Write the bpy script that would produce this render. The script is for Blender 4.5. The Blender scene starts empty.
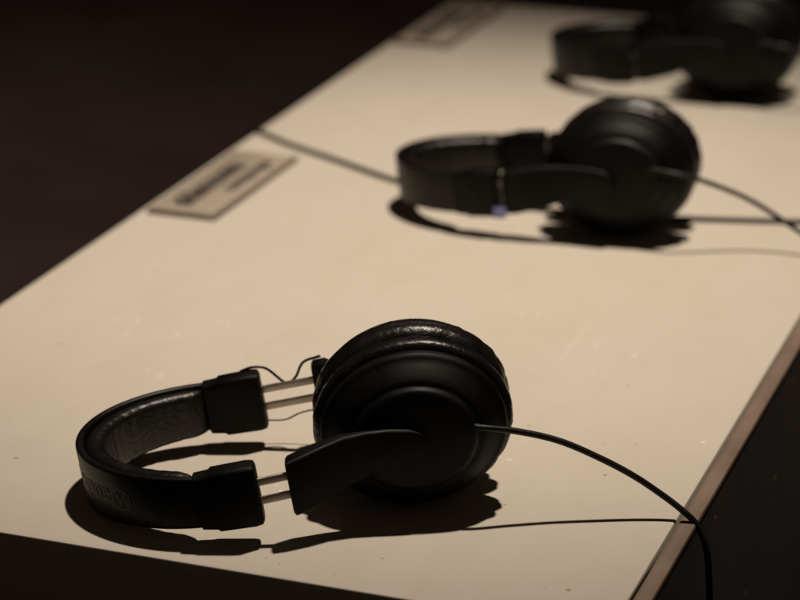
import bpy, math, random
from mathutils import Vector, Matrix, noise
random.seed(4)
scene = bpy.context.scene
scene.view_settings.view_transform = 'Standard'
scene.view_settings.look = 'None'
scene.view_settings.exposure = 0

# ------------------------------------------------------------------ materials
def new_mat(name):
    m = bpy.data.materials.new(name); m.use_nodes = True
    nt = m.node_tree
    return m, nt, nt.nodes['Principled BSDF']

def N(nt, t, **kw):
    n = nt.nodes.new(t)
    for k, v in kw.items():
        setattr(n, k, v)
    return n

def noise_node(nt, scale, detail=4, rough=.55, coord='Object', vec=None):
    n = N(nt, 'ShaderNodeTexNoise')
    n.inputs['Scale'].default_value = scale
    n.inputs['Detail'].default_value = detail
    n.inputs['Roughness'].default_value = rough
    if vec is None:
        tc = N(nt, 'ShaderNodeTexCoord'); vec = tc.outputs[coord]
    nt.links.new(vec, n.inputs['Vector'])
    return n

def ramp(nt, src, stops):
    r = N(nt, 'ShaderNodeValToRGB')
    e = r.color_ramp.elements
    while len(e) < len(stops): e.new(.5)
    for i, (p, c) in enumerate(stops):
        e[i].position = p
        e[i].color = (c[0], c[1], c[2], 1) if hasattr(c, '__len__') else (c, c, c, 1)
    nt.links.new(src, r.inputs['Fac'])
    return r

def mix(nt, fac, a, b, mode='MIX'):
    m = N(nt, 'ShaderNodeMix', data_type='RGBA', blend_type=mode)
    for sock, v in ((m.inputs[0], fac), (m.inputs[6], a), (m.inputs[7], b)):
        if isinstance(v, bpy.types.NodeSocket): nt.links.new(v, sock)
        elif hasattr(v, '__len__'): sock.default_value = (v[0], v[1], v[2], 1)
        else: sock.default_value = v
    return m.outputs[2]

def bump(nt, bsdf, src, strength, dist):
    b = N(nt, 'ShaderNodeBump')
    b.inputs['Strength'].default_value = strength
    b.inputs['Distance'].default_value = dist
    nt.links.new(src, b.inputs['Height'])
    nt.links.new(b.outputs[0], bsdf.inputs['Normal'])

def plain(name, col, rough, metal=0, spec=.5, ns=300, bs=.2, bd=.0003, var=.25, coat=0):
    m, nt, b = new_mat(name)
    n = noise_node(nt, ns, 5)
    n2 = noise_node(nt, ns*.12, 4)
    lo = [c*(1-var) for c in col]; hi = [c*(1+var) for c in col]
    r = ramp(nt, n2.outputs['Fac'], [(.3, lo), (.7, hi)])
    nt.links.new(r.outputs[0], b.inputs['Base Color'])
    rr = ramp(nt, n2.outputs['Fac'], [(.3, max(0, rough-.08)), (.7, min(1, rough+.1))])
    nt.links.new(rr.outputs[0], b.inputs['Roughness'])
    b.inputs['Metallic'].default_value = metal
    b.inputs['Specular IOR Level'].default_value = spec
    b.inputs['Coat Weight'].default_value = coat
    bump(nt, b, n.outputs['Fac'], bs, bd)
    return m

M_shell = plain('black_moulded_plastic', (.0038, .0031, .003), .50, spec=.20, bs=.25, bd=.0003)
M_band = plain('black_satin_plastic', (.0048, .004, .0038), .40, spec=.30, bs=.15, bd=.0002)
M_pad = plain('black_leatherette', (.0075, .0055, .0048), .31, spec=.50, ns=420, bs=.45, bd=.0008)
M_cord = plain('black_rubber_cable', (.008, .0065, .006), .45, spec=.35, ns=600)
M_rod = plain('brushed_steel', (.50, .44, .38), .42, metal=1, bs=.1)
M_print = plain('grey_printed_lettering', (.10, .09, .085), .6)
M_ink = plain('dark_printed_lettering', (.05, .04, .035), .7)
M_baffle = plain('black_cloth_baffle', (.006, .006, .006), .9)
M_glint = plain('pale_blue_painted_glint', (.34, .38, .85), .25)  # bluish reflection painted as a flat pale blue colour

# table laminate
M_top, nt, b = new_mat('cream_laminate')
tc = N(nt, 'ShaderNodeTexCoord'); ov = tc.outputs['Object']
big = noise_node(nt, 2.2, 3, .5, vec=ov)
med = noise_node(nt, 12, 7, .7, vec=ov)
c = ramp(nt, big.outputs['Fac'], [(.3, (.63, .57, .495)), (.7, (.67, .61, .535))]).outputs[0]
sm = ramp(nt, med.outputs['Fac'], [(.30, (.955, .945, .935)), (.50, (1, 1, 1)), (.72, (1.0, .99, .98))])
c = mix(nt, 1.0, c, sm.outputs[0], 'MULTIPLY')
mpw = N(nt, 'ShaderNodeMapping'); mpw.inputs['Scale'].default_value = (3, 8, 1); mpw.inputs['Rotation'].default_value = (0, 0, .8)
nt.links.new(ov, mpw.inputs['Vector'])
wipe = noise_node(nt, 2.4, 8, .72, vec=mpw.outputs[0])
wr_ = ramp(nt, wipe.outputs['Fac'], [(.36, (.975, .965, .955)), (.52, (1, 1, 1))])
c = mix(nt, 1.0, c, wr_.outputs[0], 'MULTIPLY')
def specks(scale, loc, r0, r1, thr, gs):
    v = N(nt, 'ShaderNodeTexVoronoi'); v.inputs['Scale'].default_value = scale
    mp = N(nt, 'ShaderNodeMapping'); mp.inputs['Location'].default_value = loc
    nt.links.new(ov, mp.inputs['Vector']); nt.links.new(mp.outputs[0], v.inputs['Vector'])
    d = ramp(nt, v.outputs['Distance'], [(r0, 1), (r1, 0)])
    g = noise_node(nt, gs, 3, .6, vec=mp.outputs[0])
    gt = ramp(nt, g.outputs['Fac'], [(thr, 0), (thr+.05, 1)])
    return mix(nt, 1.0, d.outputs[0], gt.outputs[0], 'MULTIPLY')
c = mix(nt, specks(60, (0, 0, 0), .05, .10, .52, 9), c, (.88, .82, .74))
c = mix(nt, specks(38, (3.1, 1.7, .4), .035, .06, .50, 7), c, (.36, .28, .21))
c = mix(nt, specks(90, (1.1, 4.7, .2), .05, .09, .54, 12), c, (.42, .33, .26))
c = mix(nt, specks(14, (5.1, .7, .9), .018, .03, .48, 5), c, (.92, .86, .78))
mps = N(nt, 'ShaderNodeMapping'); mps.inputs['Scale'].default_value = (3, 160, 1); mps.inputs['Rotation'].default_value = (0, 0, -1.1)
nt.links.new(ov, mps.inputs['Vector'])
scr = noise_node(nt, 1.6, 2, .4, vec=mps.outputs[0])
sr = ramp(nt, scr.outputs['Fac'], [(.74, 0), (.77, .25)])
c = mix(nt, sr.outputs[0], c, (.86, .80, .72))
nt.links.new(c, b.inputs['Base Color'])
rr = ramp(nt, med.outputs['Fac'], [(.35, .62), (.7, .48)])
nt.links.new(rr.outputs[0], b.inputs['Roughness'])
b.inputs['Specular IOR Level'].default_value = .35
fine = noise_node(nt, 260, 5, .6, vec=ov)
bump(nt, b, fine.outputs['Fac'], .12, .0004)

M_strip = plain('worn_brown_edging', (.20, .135, .10), .6, ns=120, var=.3)
M_body, nt, b = new_mat('dusty_dark_panel')
tc = N(nt, 'ShaderNodeTexCoord'); ov = tc.outputs['Object']
n1 = noise_node(nt, 6, 5, .6, vec=ov)
c = ramp(nt, n1.outputs['Fac'], [(.3, (.014, .009, .008)), (.7, (.028, .019, .015))]).outputs[0]
v = N(nt, 'ShaderNodeTexVoronoi'); v.inputs['Scale'].default_value = 90
nt.links.new(ov, v.inputs['Vector'])
d = ramp(nt, v.outputs['Distance'], [(.06, 1), (.13, 0)])
g = noise_node(nt, 30, 2, .5, vec=ov)
gg = ramp(nt, g.outputs['Fac'], [(.56, 0), (.64, 1)])
c = mix(nt, mix(nt, 1.0, d.outputs[0], gg.outputs[0], 'MULTIPLY'), c, (.5, .34, .22))
nt.links.new(c, b.inputs['Base Color']); b.inputs['Roughness'].default_value = .75
bump(nt, b, n1.outputs['Fac'], .3, .002)
M_floor = plain('dark_floor', (.040, .029, .026), .9, ns=40, bs=.4, bd=.004)
M_wall = plain('dark_backdrop', (.012, .009, .009), .95, ns=8)
M_plaque = plain('beige_plastic_plate', (.40, .335, .27), .5, ns=80, var=.08)
M_plaque_rim = plain('brown_plate_rim', (.14, .10, .08), .5, ns=80, var=.1)

# ------------------------------------------------------------------ mesh helpers
import bmesh
FLAT = {'lettering', 'emblem'}
def mesh_obj(name, verts, faces, mat, parent=None, M=None, smooth=True, angle=40):
    if M is not None: verts = [M @ Vector(p) for p in verts]
    me = bpy.data.meshes.new(name)
    me.from_pydata([tuple(p) for p in verts], [], faces)
    me.validate(); me.update()
    if name not in FLAT:
        bm = bmesh.new(); bm.from_mesh(me)
        bmesh.ops.recalc_face_normals(bm, faces=bm.faces)
        bm.to_mesh(me); bm.free()
    if smooth:
        me.shade_smooth(); me.set_sharp_from_angle(angle=math.radians(angle))
    me.materials.append(mat)
    o = bpy.data.objects.new(name, me)
    scene.collection.objects.link(o)
    if parent is not None: o.parent = parent
    return o

def loft(rings, cap=True, closed=False):
    n = len(rings[0]); vs = [p for r in rings for p in r]; fs = []
    m = len(rings)
    for i in range(m if closed else m-1):
        a = i*n; bb = ((i+1) % m)*n
        for j in range(n):
            k = (j+1) % n
            fs.append((a+j, a+k, bb+k, bb+j))
    if cap and not closed:
        fs.append(tuple(range(n))[::-1]); fs.append(tuple((m-1)*n+j for j in range(n)))
    return vs, fs

def rrect(h1, h2, r, n=5, c1=0, c2=0):
    r = min(r, h1*.999, h2*.999); out = []
    for q, (sx, sy) in enumerate(((1, 1), (-1, 1), (-1, -1), (1, -1))):
        for i in range(n+1):
            a = math.radians(90*q + 90*i/n)
            out.append((c1+sx*(h1-r)+r*math.cos(a), c2+sy*(h2-r)+r*math.sin(a)))
    return out

def catmull(pts, seg=10):
    P = [Vector(p) for p in pts]; P = [P[0]*2-P[1]]+P+[P[-1]*2-P[-2]]; out = []
    for i in range(1, len(P)-2):
        for k in range(seg):
            t = k/seg; p0, p1, p2, p3 = P[i-1:i+3]
            out.append(.5*((2*p1)+(p2-p0)*t+(2*p0-5*p1+4*p2-p3)*t*t+(3*p1-p0-3*p2+p3)*t**3))
    out.append(P[-2]); return out

def tube(pts, r, n=10, seg=10, rf=None):
    C = catmull(pts, seg); rings = []; up = Vector((0, 0, 1)); prev = None
    for i, p in enumerate(C):
        t = (C[min(i+1, len(C)-1)]-C[max(i-1, 0)]).normalized()
        if prev is None:
            a = t.cross(up)
            if a.length < 1e-3: a = t.cross(Vector((1, 0, 0)))
            a.normalize()
        else:
            a = (prev-t*prev.dot(t)).normalized()
        prev = a; bb = t.cross(a)
        rad = r if rf is None else rf(i/(len(C)-1))
        rings.append([p+a*rad*math.cos(2*math.pi*j/n)+bb*rad*math.sin(2*math.pi*j/n) for j in range(n)])
    return loft(rings)

def text_mesh(body, size, align='LEFT', bold=0.0, spacing=1.0):
    cu = bpy.data.curves.new('tmp', 'FONT'); cu.body = body; cu.size = size
    cu.align_x = align; cu.offset = bold; cu.space_character = spacing; cu.resolution_u = 4
    o = bpy.data.objects.new('tmp', cu); scene.collection.objects.link(o)
    bpy.context.view_layer.update()
    ev = o.evaluated_get(bpy.context.evaluated_depsgraph_get())
    me = ev.to_mesh(); vs = [v.co.copy() for v in me.vertices]; fs = [tuple(p.vertices) for p in me.polygons]
    ev.to_mesh_clear(); bpy.data.objects.remove(o); bpy.data.curves.remove(cu)
    return vs, fs

def empty(name, loc, rz=0):
    o = bpy.data.objects.new(name, None); o.empty_display_size = .05
    o.location = loc; o.rotation_euler = (0, 0, rz); scene.collection.objects.link(o); return o

# ------------------------------------------------------------------ table
TA = Vector((.1055, 1.0641, 0)); ANG = math.atan2(.9402, .3406)
table = empty('table', (TA.x, TA.y, -.75), ANG)          # local x = long axis, local y = across
table['label'] = 'long narrow table with scuffed cream laminate top and dark body'
table['category'] = 'table'
L, W = 1.22, .50
def box(x0, x1, y0, y1, z0, z1, r=.0012):
    rings = []
    zs = [(z0, r), (z0+r*.3, r*.3), (z0+r, 0), (z1-r, 0), (z1-r*.3, r*.3), (z1, r)]
    for z, ins in zs:
        hx, hy = (x1-x0)/2-ins, (y1-y0)/2-ins
        rings.append([(p[0], p[1], z+.75) for p in rrect(hx, hy, r*1.5, 3, (x0+x1)/2, (y0+y1)/2)])
    return loft(rings)
mesh_obj('table_top', *box(0, L, .0058, W, -.060, 0), M_top, table)
mesh_obj('edge_trim', *box(0, L, -.0050, .0042, -.007, -.0004), M_strip, table)
mesh_obj('side_panel', *box(.001, L-.001, -.0030, .0036, -.749, -.0073, .001), M_body, table)
mesh_obj('table_body', *box(.004, L-.004, .0045, W-.004, -.749, -.0605, .003), M_body, table)

# ------------------------------------------------------------------ floor / backdrop
fl = mesh_obj('floor', [(-8, -4, -.75), (8, -4, -.75), (8, 10, -.75), (-8, 10, -.75)], [(0, 1, 2, 3)], M_floor, smooth=False)
fl['kind'] = 'structure'
wl = mesh_obj('wall', [(-8, 9.9, -.749), (8, 9.9, -.749), (8, 9.9, 4), (-8, 9.9, 4), (-8, 10, -.749), (8, 10, -.749), (8, 10, 4), (-8, 10, 4)],
              [(0, 1, 2, 3), (4, 5, 6, 7), (0, 1, 5, 4), (3, 2, 6, 7), (0, 3, 7, 4), (1, 2, 6, 5)], M_wall, smooth=False)
wl['label'] = 'plain unlit dark wall behind the table'; wl['category'] = 'wall'

# ------------------------------------------------------------------ plaques
def plaque(s, w, ang_off):
    loc = TA+Vector((math.cos(ANG), math.sin(ANG), 0))*s+Vector((-math.sin(ANG), math.cos(ANG), 0))*w
    e = empty('label_plate', (loc.x, loc.y, 0), ANG+ang_off)
    e['label'] = 'flat beige name plate with dark lettering lying at table edge'
    e['category'] = 'name plate'; e['group'] = 'name plates along the table edge'
    def slab(hx, hy, z0, z1, r):
        return loft([[(p[0], p[1], z) for p in rrect(hx-i, hy-i, .003, 4)] for z, i in ((z0, 0), (z1-r, 0), (z1, r))])
    mesh_obj('plate_rim', *slab(.081, .0275, .0002, .0026, .0006), M_plaque_rim, e)
    mesh_obj('plate_face', *slab(.0780, .0245, .0027, .0036, .0003), M_plaque, e)
    vs, fs = text_mesh('sidemouna', .026, 'CENTER', .0012, .95)
    mesh_obj('lettering', [(v.x-.010, v.y+.001, .0040) for v in vs], fs, M_ink, e, smooth=False)
    vs, fs = text_mesh('compoupe', .018, 'CENTER', .0005, 1.0)
    mesh_obj('lettering', [(v.x+.018, v.y-.0155, .0040) for v in vs], fs, M_ink, e, smooth=False)
    return e
plaque(.592, .466, 0)
plaque(1.120, .468, math.radians(-1))

# ------------------------------------------------------------------ headphones
def headphones(cx, cy, yaw, X0, a_len, b_half, yoke_x, cable_pts, label, twist=0, tiltdeg=-9.4, cz=.0462, glint_strip=False):
    root = empty('headphones', (cx, cy, 0), yaw)
    root['label'] = label; root['category'] = 'headphones'; root['group'] = 'headphones lying along the table'
    M = Matrix.Translation((0, 0, cz)) @ Matrix.Rotation(math.radians(tiltdeg), 4, 'Y')
    MC = M @ Matrix.Rotation(math.radians(twist), 4, 'Z')
    inv = (Matrix.Translation((cx, cy, 0)) @ Matrix.Rotation(yaw, 4, 'Z')).inverted()
    CS = 1.07
    def P(phi):
        x = X0-a_len*math.cos(phi); y = b_half*math.sin(phi)
        tx, ty = a_len*math.sin(phi), b_half*math.cos(phi)
        l = math.hypot(tx, ty); tx /= l; ty /= l
        return x, y, -ty, tx
    def dz(x):                       # the band droops a little towards the arms
        f = max(0, min(1, (x+.178)/.07)); g_ = max(0, min(1, (-x-.03)/.035))
        return -.0045*f*g_
    def sweep_band(sec, p0, p1, steps=72):
        rings = []
        for i in range(steps+1):
            ph = p0+(p1-p0)*i/steps; x, y, nx, ny = P(ph)
            rings.append([(x+nx*u, y+ny*u, z+dz(x)) for u, z in sec(i/steps)])
        return loft(rings)
    q = math.pi/2
    mesh_obj('headband', *sweep_band(lambda t: rrect(.0022, .0140+.0020*math.sin(math.pi*t), .0016, 4, .0002), -q, q), M_band, root, M)
    def padsec(t):
        e = min(t, 1-t)/.06; k = math.sqrt(max(0.05, 1-(1-min(e, 1))**2))
        w = 1+.03*math.sin(t*150)+.02*math.sin(t*87+1)
        return rrect(.0052*k*w, (.0134+.0012*math.sin(math.pi*t))*(.8+.2*k), .0045, 6, -.0026-.0050*k)
    mesh_obj('headband_padding', *sweep_band(padsec, -q*.93, q*.93, 150), M_pad, root, M)
    S = [0]; K = 400
    for i in range(K):
        p, r_ = P(-q+2*q*i/K), P(-q+2*q*(i+1)/K)
        S.append(S[-1]+math.hypot(p[0]-r_[0], p[1]-r_[1]))
    def onband(s, v, off=.0027):
        lo, hi = 0, K
        while hi-lo > 1:
            m_ = (lo+hi)//2
            if S[m_] < s: lo = m_
            else: hi = m_
        f = (s-S[lo])/(S[hi]-S[lo]); x, y, nx, ny = P(-q+2*q*(lo+f)/K)
        return (x+nx*off, y+ny*off, -v+dz(x))
    s0 = .050
    vs, fs = [], []
    def stroke(p, r_, w):
        d = Vector((r_[0]-p[0], r_[1]-p[1])); n_ = Vector((-d.y, d.x)).normalized()*w/2; k = len(vs)
        vs.extend([(p[0]+n_.x, p[1]+n_.y), (p[0]-n_.x, p[1]-n_.y), (r_[0]-n_.x, r_[1]-n_.y), (r_[0]+n_.x, r_[1]+n_.y)])
        fs.append((k, k+1, k+2, k+3))
    R = .0058
    for i in range(28):
        a0, a1 = 2*math.pi*i/28, 2*math.pi*(i+1)/28
        stroke((R*math.cos(a0), R*math.sin(a0)), (R*math.cos(a1), R*math.sin(a1)), .0009)
    stroke((0, R*.1), (-R*.62, -R*.72), .001); stroke((0, R*.1), (R*.62, -R*.72), .001); stroke((0, R*.9), (0, R*.1), .001)
    mesh_obj('emblem', [onband(s0+x, y) for x, y in vs], fs, M_print, root, M, smooth=False)
    vs, fs = text_mesh('audio-technica', .0145, 'LEFT', .0002)
    mesh_obj('lettering', [onband(s0+.0085+v.x, v.y-.004) for v in vs], fs, M_print, root, M, smooth=False)

    H = X0+.100
    for side in (-1, 1):
        yx = yoke_x[0 if side < 0 else 1]
        st = [(-.1085, .0040, .0136), (-.1075, .0055, .0150), (-.1000, .0062, .0156), (-.0985, .0068, .0166), (-.0800, .0070, .0170), (-.0765, .0066, .0165), (-.0755, .0052, .0152)]
        rings = [[(x+H, side*(b_half-.0015)+u, z+dz(x+H)) for u, z in rrect(h, hz, .003, 5)] for x, h, hz in st]
        mesh_obj('slider_housing', *loft(rings), M_shell, root, M)
        he = H-.0755
        for zz in (-.0052, .0052):
            rings = [[(x, side*(b_half-.002)+u-side*(x+.08)*.08, zz+z+dz(x)) for u, z in rrect(.0009, .0022, .0006, 3)] for x in (he-.008, yx+.006)]
            mesh_obj('slider_rod', *loft(rings), M_rod, root, M)
        ye = b_half-.0025; yt = .0426*CS
        def blend(f): return yt+(ye-yt)*f
        st = [(yx, ye, .0050, .0140), (yx+.0012, ye, .0060, .0152), (yx+.008, blend(.85), .0062, .0155), (-.046, blend(.50), .0055, .0150),
              (-.036, blend(.22), .0040, .0138), (-.024, blend(.08), .0026, .0122), (-.012, blend(.02), .0022, .0108), (-.002, yt, .0020, .0088), (.004, yt, .0016, .0060), (.006, yt, .0010, .0030)]
        st = [s for k, s in enumerate(st) if k < 3 or s[0] > yx+.010]
        rings = [[(x, side*y+u, z+dz(x)) for u, z in rrect(h, hz, .0022, 4)] for x, y, h, hz in st]
        mesh_obj('yoke', *loft(rings), M_shell, root, M)
        seg = 96
        def revolve(prof, wr=0):
            rings = []
            for r, d in prof:
                ring = []
                for j in range(seg):
                    th = 2*math.pi*j/seg
                    rr_ = r
                    if wr and r > .03:
                        rr_ += wr*(noise.noise(Vector((math.cos(th)*14, math.sin(th)*14, d*160+side*7)))+.6*noise.noise(Vector((math.cos(th)*40, math.sin(th)*40, d*60+side*3))))
                    rr_ *= CS
                    ring.append((rr_*math.cos(th), side*d*CS, rr_*math.sin(th)*.865))
                rings.append(ring)
            return loft(rings)
        shell = [(.030, .0182), (.0425, .0184), (.0452, .0190), (.0462, .0202), (.0464, .0235), (.0456, .0252), (.0440, .0260), (.0430, .0266), (.0415, .0282), (.0375, .0325),
                 (.0350, .0345), (.0338, .0352), (.0328, .0354), (.0320, .0356), (.0312, .0362), (.0305, .0378), (.0292, .0390), (.0270, .0395), (.0120, .0405), (.0005, .0406)]
        cup = mesh_obj('ear_cup', *revolve(shell), M_shell, root, MC, angle=50)
        pad = [(.022, .0150), (.0235, .0060), (.0270, .0022), (.0330, .0008), (.0400, .0010), (.0450, .0028), (.0482, .0058), (.0492, .0082), (.0490, .0096), (.0495, .0108),
               (.0500, .0130), (.0496, .0155), (.0482, .0172), (.0455, .0181), (.0420, .0183)]
        mesh_obj('ear_pad', *revolve(pad, .0006), M_pad, cup, MC, angle=80)
        mesh_obj('speaker_grille', *revolve([(.0236, .0120), (.012, .0125), (.0005, .0126)]), M_baffle, cup, MC)
        yb = b_half+.002
        g = yx-he
        if g > .02:
            mesh_obj('signal_wire', *tube([(he-.0105, side*yb, .0125), (he-.0035, side*yb, .0138), (he+g*.15, side*yb, .0115), (he+g*.45, side*yb, .0015), (he+g*.66, side*(yb-.001), .0040),
                                          (he+g*.86, side*(yb-.002), .0125), (yx+.006, side*(yb-.003), .0150)], .0008, 8, 10), M_cord, root, M)
            mesh_obj('signal_wire', *tube([(he-.0045, side*yb, -.0185), (he+g*.3, side*yb, -.0207), (he+g*.65, side*yb, -.0180), (yx+.004, side*(yb-.002), -.0165)], .0005, 8, 10), M_cord, root, M)
    if glint_strip:  # added strip whose colour imitates a bluish glint by the slider
        mesh_obj('glint_strip', *loft([[(x, -b_half-.006, z) for x, z in rrect(.0045, .0040, .001, 3, -.0740, -.0175)], [(x, -b_half-.0065, z) for x, z in rrect(.0045, .0040, .001, 3, -.0740, -.0175)]]), M_glint, root, M)
    loc = [inv @ Vector(p) for p in cable_pts]
    mesh_obj('cable', *tube(loc, .0018, 12, 12), M_cord, root)
    d = (loc[1]-loc[0]).normalized()
    mesh_obj('cable_strain_relief', *tube([loc[0]-d*.004, loc[0]+d*.004, loc[0]+d*.012], .0028, 12, 4, rf=lambda t: .0030-.0010*t), M_shell, root)
    return root

headphones(.0064, 1.232, math.radians(2), -.107, .071, .0645, (-.067, -.053),
    [(.030, 1.194, .0535), (.044, 1.193, .0525), (.0628, 1.196, .0490), (.0839, 1.1983, .0427), (.1051, 1.1983, .0330), (.1225, 1.1975, .0235), (.1370, 1.1955, .0140), (.1480, 1.1925, .0062),
     (.1560, 1.1895, -.0010), (.1608, 1.186, -.0110), (.1630, 1.183, -.0270), (.1645, 1.180, -.060), (.166, 1.175, -.14), (.168, 1.17, -.40), (.17, 1.165, -.70), (.20, 1.13, -.747), (.30, 1.05, -.747)],
    'black closed studio headphones with extended sliders lying on cream table')
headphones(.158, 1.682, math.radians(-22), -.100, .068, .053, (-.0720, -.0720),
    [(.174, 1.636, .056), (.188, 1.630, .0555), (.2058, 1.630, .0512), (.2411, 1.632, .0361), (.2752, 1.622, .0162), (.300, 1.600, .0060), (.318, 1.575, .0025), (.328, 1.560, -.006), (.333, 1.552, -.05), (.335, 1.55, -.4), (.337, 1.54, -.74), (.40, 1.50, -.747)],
    'black closed studio headphones resting on a thin cable on cream table', twist=8, tiltdeg=-7.2, glint_strip=True)
headphones(.285, 2.040, math.radians(-25), -.100, .064, .055, (-.0725, -.0725),
    [(.300, 1.992, .055), (.316, 1.985, .054), (.336, 1.983, .047), (.37, 1.97, .028), (.41, 1.95, .006), (.446, 1.93, .0022), (.462, 1.922, -.02), (.466, 1.92, -.4), (.47, 1.91, -.74), (.53, 1.88, -.747)],
    'black closed studio headphones lying near the end of the cream table', twist=8, tiltdeg=-8.0)

cab = mesh_obj('cable', *tube([(-.150, 1.96, -.747), (-.140, 1.95, -.60), (-.127, 1.934, -.10), (-.1240, 1.931, -.030), (-.1210, 1.9275, -.0065), (-.1165, 1.9215, .0010), (-.1075, 1.911, .0018), (-.085, 1.880, .0018), (-.0542, 1.8455, .0018), (0, 1.783, .0018),
    (.040, 1.748, .0018), (.073, 1.729, .0018), (.110, 1.714, .0018), (.144, 1.704, .0018), (.208, 1.695, .0018), (.286, 1.688, .0018), (.330, 1.683, .0016), (.348, 1.680, -.012), (.354, 1.678, -.10), (.357, 1.676, -.70), (.40, 1.66, -.747)], .0020, 12, 12), M_cord)
cab['label'] = 'thin black cable lying across the cream table top'; cab['category'] = 'cable'

# ------------------------------------------------------------------ light
def spot(name, loc, tgt, power, col, size, ang, blend):
    l = bpy.data.lights.new(name, 'SPOT'); l.energy = power; l.color = col
    l.shadow_soft_size = size; l.spot_size = math.radians(ang); l.spot_blend = blend
    o = bpy.data.objects.new(name, l); o.location = loc
    o.rotation_euler = (Vector(tgt)-Vector(loc)).to_track_quat('-Z', 'Y').to_euler()
    scene.collection.objects.link(o); return o
spot('spot_lamp', (.42, 1.85, 3.0), (.03, 1.64, 0), 395, (1, .865, .70), .06, 30, 1.0)
spot('side_lamp', (-3.0, 2.6, 2.6), (-1.25, 3.5, -.75), 330, (1, .72, .58), .3, 60, 1.0)
w = bpy.data.worlds.new('World'); scene.world = w; w.use_nodes = True
bg = w.node_tree.nodes['Background']; bg.inputs[0].default_value = (1, .70, .52, 1); bg.inputs[1].default_value = .018

# ------------------------------------------------------------------ camera
cd = bpy.data.cameras.new('camera'); cam = bpy.data.objects.new('camera', cd)
scene.collection.objects.link(cam)
cam.location = (0, 0, .56); cam.rotation_euler = (math.radians(90-20.1), 0, 0)
cd.sensor_width = 36; cd.lens = 111.9; cd.clip_start = .05; cd.clip_end = 60
cd.dof.use_dof = True; cd.dof.focus_distance = 1.31; cd.dof.aperture_fstop = 6.3
scene.camera = cam
